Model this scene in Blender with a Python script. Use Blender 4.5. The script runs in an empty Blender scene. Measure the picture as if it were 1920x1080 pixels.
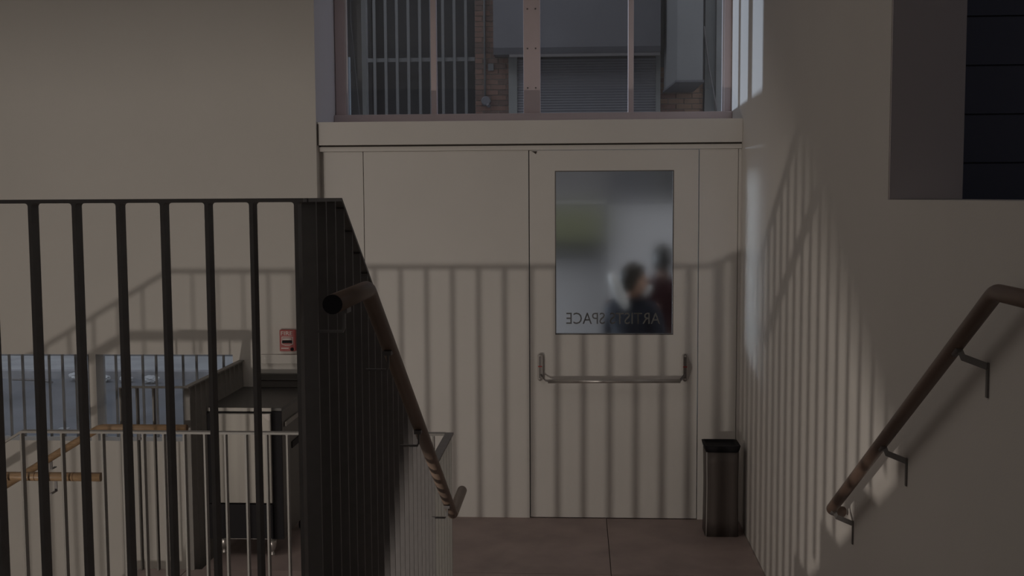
import bpy, bmesh, math, random
from mathutils import Matrix, Vector
random.seed(7)
S = bpy.context.scene
COL = S.collection
PI = math.pi

# ------------------------------------------------------------------ camera, world, lights, exposure
F = 2150.0
PITCH = math.atan(170.7 / F); YAW = math.atan(125 / F * math.cos(PITCH)); ROLL = -0.0056
cam = bpy.data.cameras.new('camera'); camo = bpy.data.objects.new('camera', cam); COL.objects.link(camo)
cam.sensor_width = 36.0; cam.lens = F / 1920 * 36.0; cam.clip_start = 0.05; cam.clip_end = 200
camo.matrix_world = (Matrix.Translation((0, 0, 2.1)) @ Matrix.Rotation(YAW, 4, 'Z')
                     @ Matrix.Rotation(PI / 2 - PITCH, 4, 'X') @ Matrix.Rotation(ROLL, 4, 'Z'))
S.camera = camo
S.view_settings.view_transform = 'Standard'; S.view_settings.look = 'None'
S.view_settings.gamma = 1.0; S.view_settings.use_curve_mapping = False
S.view_settings.exposure = -0.2

w = bpy.data.worlds.new('overcast sky'); S.world = w; w.use_nodes = True
bg = w.node_tree.nodes['Background']; bg.inputs['Color'].default_value = (0.91, 0.94, 1.0, 1); bg.inputs['Strength'].default_value = 1.0

def lamp(name, kind, loc, power, color, **kw):
    l = bpy.data.lights.new(name, kind); l.energy = power; l.color = color
    for k, v in kw.items(): setattr(l, k, v)
    o = bpy.data.objects.new(name, l); COL.objects.link(o); o.location = loc
    return o
LAMP = (-2.35, 2.05, 0.29)                      # bulb hung under the upper floor, beside the stairwell
lamp('stairwell_bulb_light', 'POINT', LAMP, 142, (1.0, 0.90, 0.79), shadow_soft_size=0.028)
lamp('overhead_fill_light', 'AREA', (-3.0, 3.9, 4.5), 22, (1.0, 0.92, 0.85), shape='RECTANGLE', size=3.0, size_y=2.6)  # added soft fill under the ceiling, lifts the ambient level
a = lamp('rear_fill_light', 'AREA', (-2.3, -3.7, 2.3), 12, (1.0, 0.92, 0.84), shape='RECTANGLE', size=5.5, size_y=1.8)  # added fill behind the viewer, no real source there
a.rotation_euler = (PI / 2, 0, 0)
sp = lamp('alley_floodlight', 'SPOT', (-9.0, 13.5, 2.55), 3500, (0.72, 0.85, 1.0), spot_size=math.radians(19), spot_blend=0.25, shadow_soft_size=0.12)
d = Vector((10.0 * math.cos(math.radians(-31.5)), 10.0 * math.sin(math.radians(-31.5)), -0.1))
sp.rotation_euler = d.to_track_quat('-Z', 'Y').to_euler()

lamp('sideroom_fill_light', 'POINT', (3.2, 2.2, 3.9), 5.0, (0.85, 0.88, 1.0), shadow_soft_size=0.2)  # added fill that lifts the black of the side room

# ------------------------------------------------------------------ helpers
def lin(c):
    return tuple(((x / 255) / 12.92 if x / 255 <= 0.04045 else ((x / 255 + 0.055) / 1.055) ** 2.4) for x in c)

def mat(name, col, rough=0.6, metal=0.0, noise=0.0, nscale=8.0, bump=0.0, bscale=60.0, stretch=None, spec=0.5):
    m = bpy.data.materials.new(name); m.use_nodes = True
    nt = m.node_tree; b = nt.nodes['Principled BSDF']
    b.inputs['Base Color'].default_value = (*col, 1); b.inputs['Roughness'].default_value = rough
    b.inputs['Metallic'].default_value = metal; b.inputs['Specular IOR Level'].default_value = spec
    if noise or bump:
        tc = nt.nodes.new('ShaderNodeTexCoord'); mp = nt.nodes.new('ShaderNodeMapping')
        nt.links.new(tc.outputs['Object'], mp.inputs['Vector'])
        if stretch: mp.inputs['Scale'].default_value = stretch
    if noise:
        n = nt.nodes.new('ShaderNodeTexNoise'); n.inputs['Scale'].default_value = nscale; n.inputs['Detail'].default_value = 5
        nt.links.new(mp.outputs['Vector'], n.inputs['Vector'])
        r = nt.nodes.new('ShaderNodeValToRGB')
        r.color_ramp.elements[0].position = 0.3; r.color_ramp.elements[1].position = 0.7
        r.color_ramp.elements[0].color = (*[c * (1 - noise) for c in col], 1)
        r.color_ramp.elements[1].color = (*[min(1, c * (1 + noise)) for c in col], 1)
        nt.links.new(n.outputs['Fac'], r.inputs['Fac']); nt.links.new(r.outputs['Color'], b.inputs['Base Color'])
    if bump:
        n2 = nt.nodes.new('ShaderNodeTexNoise'); n2.inputs['Scale'].default_value = bscale; n2.inputs['Detail'].default_value = 3
        nt.links.new(mp.outputs['Vector'], n2.inputs['Vector'])
        bp = nt.nodes.new('ShaderNodeBump'); bp.inputs['Strength'].default_value = bump; bp.inputs['Distance'].default_value = 0.01
        nt.links.new(n2.outputs['Fac'], bp.inputs['Height']); nt.links.new(bp.outputs['Normal'], b.inputs['Normal'])
    return m

def glass(name, tint, gloss_rough=0.0, blur=0.0, blur_rough=0.6, haze=0.0):
    """thin pane: clear share, mirror share by Fresnel, optional textured (blurring) share"""
    m = bpy.data.materials.new(name); m.use_nodes = True
    nt = m.node_tree; nt.nodes.clear()
    out = nt.nodes.new('ShaderNodeOutputMaterial')
    tr = nt.nodes.new('ShaderNodeBsdfTransparent'); tr.inputs['Color'].default_value = (*tint, 1)
    gl = nt.nodes.new('ShaderNodeBsdfGlossy'); gl.inputs['Roughness'].default_value = gloss_rough
    lw = nt.nodes.new('ShaderNodeLayerWeight'); lw.inputs['Blend'].default_value = 0.5      # Schlick reflectance, same from both faces
    pw = nt.nodes.new('ShaderNodeMath'); pw.operation = 'POWER'; pw.inputs[1].default_value = 5.0
    fr = nt.nodes.new('ShaderNodeMath'); fr.operation = 'MULTIPLY_ADD'; fr.inputs[1].default_value = 0.9; fr.inputs[2].default_value = 0.035
    nt.links.new(lw.outputs['Facing'], pw.inputs[0]); nt.links.new(pw.outputs[0], fr.inputs[0])
    mx = nt.nodes.new('ShaderNodeMixShader')
    body = tr
    if blur:
        rf = nt.nodes.new('ShaderNodeBsdfRefraction'); rf.inputs['IOR'].default_value = 1.10
        rf.inputs['Roughness'].default_value = blur_rough; rf.inputs['Color'].default_value = (*tint, 1)
        tc = nt.nodes.new('ShaderNodeTexCoord')
        mp = nt.nodes.new('ShaderNodeMapping'); mp.inputs['Scale'].default_value = (260, 260, 260)
        ck = nt.nodes.new('ShaderNodeTexNoise'); ck.inputs['Scale'].default_value = 1.0
        nt.links.new(tc.outputs['Object'], mp.inputs['Vector']); nt.links.new(mp.outputs['Vector'], ck.inputs['Vector'])
        bp = nt.nodes.new('ShaderNodeBump'); bp.inputs['Strength'].default_value = 0.15; bp.inputs['Distance'].default_value = 0.003
        nt.links.new(ck.outputs['Fac'], bp.inputs['Height']); nt.links.new(bp.outputs['Normal'], rf.inputs['Normal'])
        m2 = nt.nodes.new('ShaderNodeMixShader'); m2.inputs['Fac'].default_value = blur
        nt.links.new(tr.outputs[0], m2.inputs[1]); nt.links.new(rf.outputs[0], m2.inputs[2]); body = m2
    if haze:  # grey diffuse share stands in for reflected haze on the glass
        df = nt.nodes.new('ShaderNodeBsdfDiffuse'); df.inputs['Color'].default_value = (0.7, 0.7, 0.7, 1)
        m3 = nt.nodes.new('ShaderNodeMixShader'); m3.inputs['Fac'].default_value = haze
        nt.links.new(body.outputs[0], m3.inputs[1]); nt.links.new(df.outputs[0], m3.inputs[2]); body = m3
    nt.links.new(fr.outputs[0], mx.inputs['Fac'])
    nt.links.new(body.outputs[0], mx.inputs[1]); nt.links.new(gl.outputs[0], mx.inputs[2])
    nt.links.new(mx.outputs[0], out.inputs['Surface'])
    return m

class MB:
    def __init__(self): self.v = []; self.f = []; self.sm = []
    def box(self, x0, x1, y0, y1, z0, z1):
        n = len(self.v)
        self.v += [(x0, y0, z0), (x1, y0, z0), (x1, y1, z0), (x0, y1, z0), (x0, y0, z1), (x1, y0, z1), (x1, y1, z1), (x0, y1, z1)]
        self.f += [tuple(n + i for i in q) for q in ((0, 3, 2, 1), (4, 5, 6, 7), (0, 1, 5, 4), (1, 2, 6, 5), (2, 3, 7, 6), (3, 0, 4, 7))]
        self.sm += [0] * 6; return self
    def prism(self, pts, axis, a0, a1):
        """closed 2D outline extruded along axis (x: pts=(y,z); y: pts=(x,z); z: pts=(x,y))"""
        n = len(self.v); k = len(pts)
        def mk(p, a): return {'x': (a, p[0], p[1]), 'y': (p[0], a, p[1]), 'z': (p[0], p[1], a)}[axis]
        self.v += [mk(p, a0) for p in pts] + [mk(p, a1) for p in pts]
        self.f += [tuple(n + i for i in range(k)), tuple(n + k + i for i in reversed(range(k)))]
        for i in range(k):
            j = (i + 1) % k; self.f.append((n + j, n + i, n + k + i, n + k + j))
        self.sm += [0] * (k + 2); return self
    def tube(self, path, r, seg=16, caps=True):
        path = [Vector(p) for p in path]; n = len(path)
        rs = r if isinstance(r, (list, tuple)) else [r] * n
        t0 = (path[1] - path[0]).normalized()
        up = Vector((0, 0, 1)) if abs(t0.z) < 0.9 else Vector((1, 0, 0))
        nx = t0.cross(up).normalized()
        base = len(self.v)
        for i, p in enumerate(path):
            ta = (path[i] - path[i - 1]).normalized() if i else (path[1] - path[0]).normalized()
            tb = (path[i + 1] - path[i]).normalized() if i < n - 1 else ta
            t = (ta + tb).normalized()
            nx = (nx - t * nx.dot(t)).normalized(); ny = t.cross(nx)
            sc = 1 / max(0.5, t.dot(ta))
            for k in range(seg):
                a = 2 * PI * k / seg
                self.v.append(tuple(p + (nx * math.cos(a) + ny * math.sin(a)) * rs[i] * (sc if 0 < i < n - 1 else 1)))
        for i in range(n - 1):
            for k in range(seg):
                k2 = (k + 1) % seg
                self.f.append((base + i * seg + k, base + i * seg + k2, base + (i + 1) * seg + k2, base + (i + 1) * seg + k)); self.sm.append(1)
        if caps:
            self.f.append(tuple(base + k for k in reversed(range(seg)))); self.sm.append(0)
            self.f.append(tuple(base + (n - 1) * seg + k for k in range(seg))); self.sm.append(0)
        return self
    def lathe(self, prof, c, axis='z', seg=20):
        """prof = [(r, h)...] about an axis through c"""
        base = len(self.v); n = len(prof)
        for r, h in prof:
            for k in range(seg):
                a = 2 * PI * k / seg; u, v = r * math.cos(a), r * math.sin(a)
                self.v.append({'z': (c[0] + u, c[1] + v, c[2] + h), 'y': (c[0] + u, c[1] + h, c[2] + v), 'x': (c[0] + h, c[1] + u, c[2] + v)}[axis])
        for i in range(n - 1):
            for k in range(seg):
                k2 = (k + 1) % seg
                self.f.append((base + i * seg + k, base + i * seg + k2, base + (i + 1) * seg + k2, base + (i + 1) * seg + k)); self.sm.append(1)
        self.f.append(tuple(base + k for k in range(seg))); self.f.append(tuple(base + (n - 1) * seg + k for k in range(seg))); self.sm += [0, 0]
        return self
    def strip(self, path, wdir, wid, th):
        """flat bar: path of points, width along wdir, thickness th"""
        wd = Vector(wdir).normalized() * wid / 2
        path = [Vector(p) for p in path]; n = len(path); base = len(self.v)
        for i, p in enumerate(path):
            ta = (path[i] - path[i - 1]).normalized() if i else (path[1] - path[0]).normalized()
            tb = (path[i + 1] - path[i]).normalized() if i < n - 1 else ta
            t = (ta + tb).normalized(); nn = t.cross(wd).normalized() * th / 2 / max(0.5, t.dot(ta))
            self.v += [tuple(p + wd + nn), tuple(p - wd + nn), tuple(p - wd - nn), tuple(p + wd - nn)]
        for i in range(n - 1):
            for k in range(4):
                k2 = (k + 1) % 4
                self.f.append((base + i * 4 + k, base + i * 4 + k2, base + i * 4 + 4 + k2, base + i * 4 + 4 + k)); self.sm.append(0)
        self.f += [(base + 3, base + 2, base + 1, base), tuple(base + (n - 1) * 4 + k for k in range(4))]; self.sm += [0, 0]
        return self

def mesh_of(name, mb, origin=(0, 0, 0)):
    me = bpy.data.meshes.new(name)
    ox, oy, oz = origin
    me.from_pydata([(x - ox, y - oy, z - oz) for x, y, z in mb.v], [], mb.f)
    me.polygons.foreach_set('use_smooth', [bool(s) for s in mb.sm])
    me.update()
    bm = bmesh.new(); bm.from_mesh(me); bmesh.ops.recalc_face_normals(bm, faces=bm.faces); bm.to_mesh(me); bm.free()
    return me

def wloc(p):
    l = Vector((0, 0, 0))
    while p is not None: l += p.location; p = p.parent
    return l

def obj(name, mb, m, parent=None, bevel=0.0, origin=None):
    """link ONE mesh object; mb is given in world coordinates"""
    base = Vector(origin) if origin is not None else (wloc(parent) if parent else Vector((0, 0, 0)))
    me = mesh_of(name, mb, base) if isinstance(mb, MB) else mb
    if m is not None and not me.materials: me.materials.append(m)
    o = bpy.data.objects.new(name, me); COL.objects.link(o)
    if parent: o.parent = parent; o.location = base - wloc(parent)
    else: o.location = base
    if bevel:
        b = o.modifiers.new('bevel', 'BEVEL'); b.width = bevel; b.segments = 2; b.limit_method = 'ANGLE'
    return o

def inst(name, me, parent, loc, m=None):
    o = bpy.data.objects.new(name, me); COL.objects.link(o); o.parent = parent
    o.location = Vector(loc) - wloc(parent); return o

def tag(o, label, cat, group=None):
    o['label'] = label; o['category'] = cat
    if group: o['group'] = group
    return o

def thing(name, label, cat, loc, group=None):
    o = bpy.data.objects.new(name, None); COL.objects.link(o); o.location = loc
    o.empty_display_size = 0.1
    return tag(o, label, cat, group)

def struct(name, mb, m, label, cat, bevel=0.0):
    o = obj(name, mb, m, None, bevel) if mb else thing(name, label, cat, (0, 0, 0))
    o['kind'] = 'structure'; return tag(o, label, cat)

def text_mb(txt, width, height, depth=0.0008):
    cu = bpy.data.curves.new('lettering', 'FONT'); cu.body = txt; cu.extrude = depth / 2; cu.resolution_u = 3
    to = bpy.data.objects.new('lettering', cu); COL.objects.link(to)
    bpy.context.view_layer.update()
    dg = bpy.context.evaluated_depsgraph_get(); me = to.evaluated_get(dg).to_mesh()
    vs = [v.co.copy() for v in me.vertices]; fs = [tuple(p.vertices) for p in me.polygons]
    to.evaluated_get(dg).to_mesh_clear(); bpy.data.objects.remove(to); bpy.data.curves.remove(cu)
    x0, x1 = min(v.x for v in vs), max(v.x for v in vs); y0, y1 = min(v.y for v in vs), max(v.y for v in vs)
    return [((v.x - x0) / (x1 - x0) * width, (v.y - y0) / (y1 - y0) * height, v.z) for v in vs], fs

# ------------------------------------------------------------------ materials
M = {}
M['wall'] = mat('warm white wall paint', (0.63, 0.605, 0.575), 0.7, noise=0.025, nscale=1.3, bump=0.05, bscale=180)
M['wall_pale'] = mat('off white painted wall', (0.69, 0.66, 0.63), 0.7, noise=0.03, nscale=1.1, bump=0.05, bscale=180)
M['door'] = mat('off white door paint', (0.74, 0.715, 0.69), 0.5, noise=0.025, nscale=2.0, bump=0.02, bscale=90)
M['seam'] = mat('dark shadow gap', (0.06, 0.05, 0.045), 0.8)
M['frame'] = mat('mauve painted window frame', (0.66, 0.55, 0.56), 0.55, noise=0.04, nscale=4)
M['jamb'] = mat('lilac white window jamb', (0.72, 0.69, 0.73), 0.7)
M['tile'] = mat('dark red brown floor tile', (0.41, 0.325, 0.305), 0.6, noise=0.16, nscale=3.0, bump=0.03, bscale=40)
M['grout'] = mat('dark grout', (0.12, 0.09, 0.085), 0.9)
M['upper_floor'] = mat('grey screed', (0.18, 0.165, 0.15), 0.7, noise=0.08, nscale=3)
M['soffit'] = mat('white soffit', (0.5, 0.48, 0.45), 0.8)
M['ceiling'] = mat('white ceiling', (0.8, 0.78, 0.75), 0.8)
M['steel'] = mat('grey painted steel in lit tone', (0.20, 0.19, 0.18), 0.5, noise=0.05, nscale=25)  # lit copy of the guard steel, lamp light put into the tone
M['steel_dark'] = mat('dark metal and shaded guard steel', (0.16, 0.15, 0.152), 0.5, noise=0.08, nscale=25)  # also the unlit copy of the guard steel, shade put into the tone
M['wood'] = mat('tan wooden handrail', (0.27, 0.175, 0.10), 0.45, noise=0.22, nscale=18, stretch=(1, 6, 6))
M['wood_dark'] = mat('brown wooden handrail', (0.145, 0.095, 0.072), 0.42, noise=0.25, nscale=3, stretch=(1, 1, 1))
M['wood_mid'] = mat('mid brown wooden handrail', (0.22, 0.155, 0.12), 0.42, noise=0.22, nscale=3)
M['joint'] = mat('dark joint ring', (0.12, 0.065, 0.035), 0.6)
M['bracket'] = mat('grey steel bracket', (0.17, 0.16, 0.155), 0.45, metal=0.5)
M['chrome'] = mat('satin chrome', (0.50, 0.475, 0.46), 0.34, metal=0.75)
M['chrome_dark'] = mat('dark satin chrome', (0.20, 0.185, 0.18), 0.4, metal=0.7)
M['inox'] = mat('brushed stainless steel', (0.31, 0.295, 0.275), 0.5, metal=0.5, noise=0.10, nscale=4, stretch=(6, 1, 0.3))
M['inox_dark'] = mat('dark brushed stainless steel', (0.13, 0.112, 0.105), 0.5, metal=0.5, noise=0.08, nscale=6, stretch=(8, 1, 0.3))
M['black'] = mat('black plastic', (0.022, 0.021, 0.024), 0.7, spec=0.15)
M['charcoal'] = mat('charcoal worktop', (0.05, 0.047, 0.045), 0.45)
M['sidepanel'] = mat('grey brown side panel', (0.10, 0.092, 0.085), 0.5)
M['red'] = mat('fire alarm red', (0.36, 0.035, 0.035), 0.4)
M['white'] = mat('white plastic', (0.72, 0.70, 0.68), 0.5)
M['whiteprint'] = mat('white print', (0.75, 0.7, 0.68), 0.6)
M['vinyl'] = mat('grey vinyl lettering', (0.15, 0.15, 0.15), 0.7)
M['reveal'] = mat('dark bronze reveal', (0.55, 0.50, 0.51), 0.7)
M['blind'] = mat('dark board', (0.22, 0.22, 0.27), 0.6)
M['pane'] = glass('clear window pane', (0.92, 0.93, 0.95), haze=0.04)
M['pane_low'] = glass('hazy low window pane', (0.90, 0.92, 0.95), 0.05, haze=0.045)
M['pane_door'] = glass('textured door glass', (0.95, 0.945, 0.93), 0.08, blur=0.70, blur_rough=0.48)
M['asphalt'] = mat('wet grey asphalt', (0.16, 0.17, 0.19), 0.6, noise=0.18, nscale=1.5, bump=0.2, bscale=30)
M['paving'] = mat('pale paving', (0.40, 0.41, 0.42), 0.8, noise=0.15, nscale=2.5)
M['kerb'] = mat('kerb stone', (0.30, 0.30, 0.31), 0.8, noise=0.2, nscale=6)
M['brick'] = mat('red brown brick', (0.20, 0.12, 0.095), 0.85, noise=0.25, nscale=12)
M['brick2'] = mat('dull brown brick', (0.15, 0.10, 0.085), 0.85, noise=0.25, nscale=12)
M['brick_tan'] = mat('tan brick', (0.29, 0.19, 0.135), 0.85, noise=0.2, nscale=12)
M['mortar'] = mat('grey mortar', (0.26, 0.235, 0.21), 0.9)
M['facade'] = mat('grey rendered facade', (0.15, 0.15, 0.155), 0.85, noise=0.15, nscale=1.2)
M['shutter'] = mat('grey shutter metal', (0.165, 0.165, 0.18), 0.55, noise=0.06, nscale=3)
M['hood'] = mat('dark grey shutter hood', (0.13, 0.13, 0.145), 0.6, noise=0.08, nscale=2)
M['bars'] = mat('grey window bars', (0.15, 0.152, 0.155), 0.6)
M['void'] = mat('dark window void', (0.05, 0.05, 0.055), 0.4)
M['duct'] = mat('pale galvanised duct', (0.24, 0.245, 0.25), 0.5, noise=0.06, nscale=2)
M['pilaster'] = mat('grey pilaster', (0.23, 0.235, 0.23), 0.8, noise=0.1, nscale=3)
M['pipe'] = mat('pale blue grey pipe', (0.62, 0.74, 0.84), 0.5)
M['olive'] = mat('olive green paint', (0.20, 0.22, 0.12), 0.6)
M['palepanel'] = mat('pale grey panel', (0.55, 0.55, 0.57), 0.7)
M['bag'] = mat('grey white crumpled plastic', (0.48, 0.49, 0.50), 0.4)
M['skin'] = mat('skin', (0.45, 0.26, 0.18), 0.55)
M['hair'] = mat('dark hair', (0.02, 0.016, 0.013), 0.5, noise=0.3, nscale=40)
M['hair2'] = mat('dark brown hair', (0.035, 0.024, 0.015), 0.5, noise=0.3, nscale=40)
M['navy'] = mat('navy jacket cloth', (0.013, 0.015, 0.026), 0.85)
M['maroon'] = mat('maroon jacket cloth', (0.055, 0.014, 0.018), 0.85)
M['jeans'] = mat('dark trousers', (0.03, 0.03, 0.04), 0.85)

# ------------------------------------------------------------------ the setting
XR = 1.035      # right wall face
YD = 7.38       # door wall face
YL = 7.30       # left wall face
YU = 2.345      # edge of the upper floor
ZU = 1.033      # upper floor level
ZS = 0.455      # its soffit
XG = -0.575     # line of the stair guard
YW = 7.90       # upper window plane

# landing floor: slab + big tiles, L-shaped around the lower stairwell
mb = MB()
mb.box(XG - 0.02, XR, 4.15, YD + 0.06, -0.3, -0.016)
mb.box(-2.50, XG - 0.02, 5.0, 6.26, -0.3, -0.016).box(-2.14, XG - 0.02, 6.26, YL, -0.3, -0.016)
floor = struct('floor', mb, M['grout'], 'dark red brown tiled entry landing in front of the white door', 'floor')
def tiles(x0, x1, y0, y1, xs, ys):
    xe = [x0] + [x for x in xs if x0 < x < x1] + [x1]; ye = [y0] + [y for y in ys if y0 < y < y1] + [y1]
    for i in range(len(xe) - 1):
        for j in range(len(ye) - 1):
            g = 0.0022
            mb = MB().box(xe[i] + g, xe[i + 1] - g, ye[j] + g, ye[j + 1] - g, -0.016, 0.0)
            c = ((xe[i] + xe[i + 1]) / 2, (ye[j] + ye[j + 1]) / 2, 0)
            obj('floor_tile', mb, M['tile'], floor, origin=c)
XS = [-2.22, -1.02, 0.182]; YS = [6.26]
tiles(XG - 0.02, XR - 0.001, 4.15, 5.0, XS, YS); tiles(-1.02, XR - 0.001, 5.0, YD + 0.05, XS, YS); tiles(-2.50, -1.02, 5.0, 6.26, XS, YS); tiles(-2.14, -1.02, 6.26, YL - 0.001, XS, YS)

mb = MB().box(-6.0, XG - 0.02, -4.0, YU, ZS, ZU).box(XG - 0.02, XR, -4.0, 2.62, ZS, ZU)
struct('floor_upper', mb, M['upper_floor'], 'grey upper floor slab behind the black guard, ending at the stair', 'floor')
struct('floor_lower', MB().box(-6.0, XR + 0.3, -1.2, 7.7, -2.6, -2.4), M['upper_floor'], 'lower level floor deep in the stairwell', 'floor')
struct('ceiling', MB().box(-6.2, XR + 0.6, -4.2, 8.1, 4.6, 4.75), M['ceiling'], 'white ceiling high above the stair hall', 'ceiling')

# left wall with the two low windows
WZ0, WZ1 = 0.51, 1.085
W2 = (-3.165, -2.25); W3 = (-4.75, -3.21)
mb = MB()
T = YL + 0.15
mb.box(-6.0, -1.672, YL, T, WZ1, 4.6).box(-6.0, -1.672, YL, T, -2.4, WZ0)
mb.box(-6.0, W3[0], YL, T, WZ0, WZ1).box(W3[1], W2[0], YL, T, WZ0, WZ1).box(W2[1], -1.672, YL, T, WZ0, WZ1)
struct('wall_left', mb, M['wall'], 'warm white wall behind the black guard, left of the door', 'wall')
struct('wall_west', MB().box(-6.2, -6.0, -4.2, T, -2.6, 4.6), M['wall'], 'far left side wall of the stair hall', 'wall')
struct('wall_back', MB().box(-6.0, XR, -4.2, -4.0, ZU, 4.6).box(-6.0, XR, -1.4, -1.2, -2.6, ZS), M['wall'], 'wall behind the viewer', 'wall')

# right wall with the dark opening high up
OY0, OY1, OZ0, OZ1 = 1.3, 3.915, 2.084, 4.1
mb = MB()
R1 = XR + 0.24
mb.box(XR, R1, -4.0, 8.0, -2.6, OZ0).box(XR, R1, -4.0, 8.0, OZ1, 4.6)
mb.box(XR, R1, -4.0, OY0, OZ0, OZ1).box(XR, R1, OY1, 8.0, OZ0, OZ1)
struct('wall_right', mb, M['wall_pale'], 'plain off white wall on the right of the stair, carrying the brown handrail', 'wall')
op = struct('window_4', MB().box(R1 - 0.238, R1, OY1 - 0.012, OY1 - 0.0005, OZ0 + 0.001, OZ1 - 0.001).box(R1 - 0.238, R1, OY0 + 0.0005, OY0 + 0.012, OZ0 + 0.001, OZ1 - 0.001)
            .box(R1 - 0.238, R1, OY0 + 0.012, OY1 - 0.012, OZ1 - 0.013, OZ1 - 0.001),
            M['reveal'], 'dark lined opening into an unlit side room, high on the right wall', 'window')
struct('wall_sideroom', MB().box(R1 + 0.001, 4.2, 5.60, 5.7, 1.8, 4.7).box(4.2, 4.3, 0.5, 5.7, 1.8, 4.7).box(R1 + 0.001, 4.2, 0.4, 0.5, 1.8, 4.7)
       .box(R1 + 0.001, 4.2, 0.5, 5.6, 1.7, 1.8).box(R1 + 0.001, 4.2, 0.5, 5.6, 4.6, 4.7), M['blind'], 'unlit black side room seen through the opening in the right wall', 'wall')
sr = bpy.data.objects['wall_sideroom']
z = 2.02
while z < 4.5:
    obj('board', MB().box(R1 + 0.03, 4.15, 5.575, 5.598, z + 0.004, z + 0.224), M['blind'], sr, origin=(2.5, 5.58, z)); z += 0.228

# door wall: fixed panels, door, header
DX0, DX1, DZ1 = -0.312, 0.764, 2.395
mb = MB()
for q in ((-1.70, -0.40, -2.4, 2.43), (0.80, XR, -2.4, 2.43), (-0.40, 0.80, -2.4, 0.0), (-0.40, 0.80, 2.40, 2.43)): mb.box(q[0], q[1], YD + 0.062, YD + 0.12, q[2], q[3])
mb.box(-1.672, -1.640, YD + 0.05, YD + 0.062, 0, 2.43)
dw = struct('wall_door', mb, M['door'], 'white panelled wall around the glazed door under the big window', 'wall')
g = 0.0022
for x0, x1 in ((-1.638, -1.386), (-1.386, DX0 - 0.004), (DX1 + 0.004, XR - 0.02)):
    obj('panel', MB().box(x0 + g, x1 - g, YD, YD + 0.055, 0.0, 2.397), M['door'], dw, bevel=0.001, origin=((x0 + x1) / 2, YD, 0))
obj('jamb_strip', MB().box(XR - 0.019, XR - 0.0005, YD + 0.006, YD + 0.055, 0, 2.397), M['door'], dw)
obj('gap_backing', MB().box(-1.39, -1.382, YD + 0.056, YD + 0.061, 0, 2.397).box(DX0 - 0.012, DX0 + 0.012, YD + 0.056, YD + 0.061, 0, 2.4).box(DX1 - 0.012, DX1 + 0.012, YD + 0.056, YD + 0.061, 0, 2.4), M['seam'], dw)
hd = struct('trim_1', MB().box(-1.671, XR - 0.001, YD - 0.045, YW + 0.06, 2.438, 2.585).box(-1.671, XR - 0.001, YD - 0.012, YD + 0.06, 2.398, 2.428), M['door'],
            'white boxed header ledge between the door and the big window', 'trim', bevel=0.002)
obj('shadow_gap', MB().box(-1.66, XR - 0.002, YD + 0.0, YD + 0.06, 2.4285, 2.4375), M['seam'], hd)
obj('end_bead', MB().box(-1.6705, -1.664, YD - 0.055, YD - 0.046, 2.438, 2.572), M['seam'], hd)

GX0, GX1, GZ0, GZ1 = -0.149, 0.610, 1.209, 2.265
mb = MB()
for b in ((DX0, GX0, 0.006, DZ1), (GX1, DX1, 0.006, DZ1), (GX0, GX1, 0.006, GZ0), (GX0, GX1, GZ1, DZ1)):
    mb.box(b[0], b[1], YD + 0.001, YD + 0.046, b[2], b[3])
door = struct('door_1', None, None, 'white entry door with a tall blurred glass pane and a chrome push bar', 'door')
obj('leaf', mb, M['door'], door)
s_ = 0.006
mb = MB().box(GX0 + 0.0004, GX0 + s_, YD + 0.003, YD + 0.044, GZ0, GZ1).box(GX1 - s_, GX1 - 0.0004, YD + 0.003, YD + 0.044, GZ0, GZ1)
mb.box(GX0 + s_, GX1 - s_, YD + 0.003, YD + 0.044, GZ0 + 0.0004, GZ0 + s_).box(GX0 + s_, GX1 - s_, YD + 0.003, YD + 0.044, GZ1 - s_, GZ1 - 0.0004)
obj('glazing_bead', mb, M['chrome_dark'], door)
obj('glass_pane', MB().box(GX0 + s_, GX1 - s_, YD + 0.0215, YD + 0.0217, GZ0 + s_, GZ1 - s_), M['pane_door'], door)
vs, fs = text_mb('ARTISTS SPACE', 0.605, 0.074)
mb = MB(); mb.v = [(0.527 - x, YD + 0.0205 - z, 1.277 + y) for x, y, z in vs]; mb.f = fs; mb.sm = [0] * len(fs)
obj('lettering', mb, M['vinyl'], door)['label'] = 'reversed grey letters reading ARTISTS SPACE'
# push bar
pb = obj('push_bar', MB().tube([(-0.195, YD - 0.080, 0.917), (0.650, YD - 0.080, 0.922)], 0.0125, 14), M['chrome'], door)
def case(xc, ww):
    pts = []
    for k in range(9): a = PI * k / 8; pts.append((xc + ww / 2 * math.cos(a), 1.089 - ww / 2 + ww / 2 * math.sin(a)))
    for k in range(9): a = PI + PI * k / 8; pts.append((xc + ww / 2 * math.cos(a), 0.912 + ww / 2 + ww / 2 * math.sin(a)))
    return pts
for xc, sgn in ((-0.247, 1), (0.684, -1)):
    obj('bar_housing', MB().prism(case(xc, 0.036), 'y', YD - 0.034, YD + 0.001), M['chrome'], door, bevel=0.004, origin=(xc, YD, 1.0))
    obj('housing_cover', MB().prism(case(xc, 0.018), 'y', YD - 0.037, YD - 0.0335), M['chrome_dark'], door, origin=(xc, YD, 1.0))
    obj('red_stripe', MB().box(xc - 0.012, xc + 0.012, YD - 0.039, YD - 0.034, 1.003, 1.011), M['red'], door)['label'] = 'red stripe'
    for z in (1.076, 0.926):
        obj('screw', MB().lathe([(0.008, 0), (0.007, -0.004), (0.003, -0.005)], (xc, YD - 0.034, z), 'y', 10), M['chrome'], door)
    obj('bar_arm', MB().strip([(xc + sgn * 0.002, YD - 0.030, 0.958), (xc + sgn * 0.036, YD - 0.072, 0.922), (xc + sgn * 0.060, YD - 0.080, 0.919)], (0.5, -0.5, -1), 0.016, 0.012), M['chrome_dark'], door)
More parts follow.
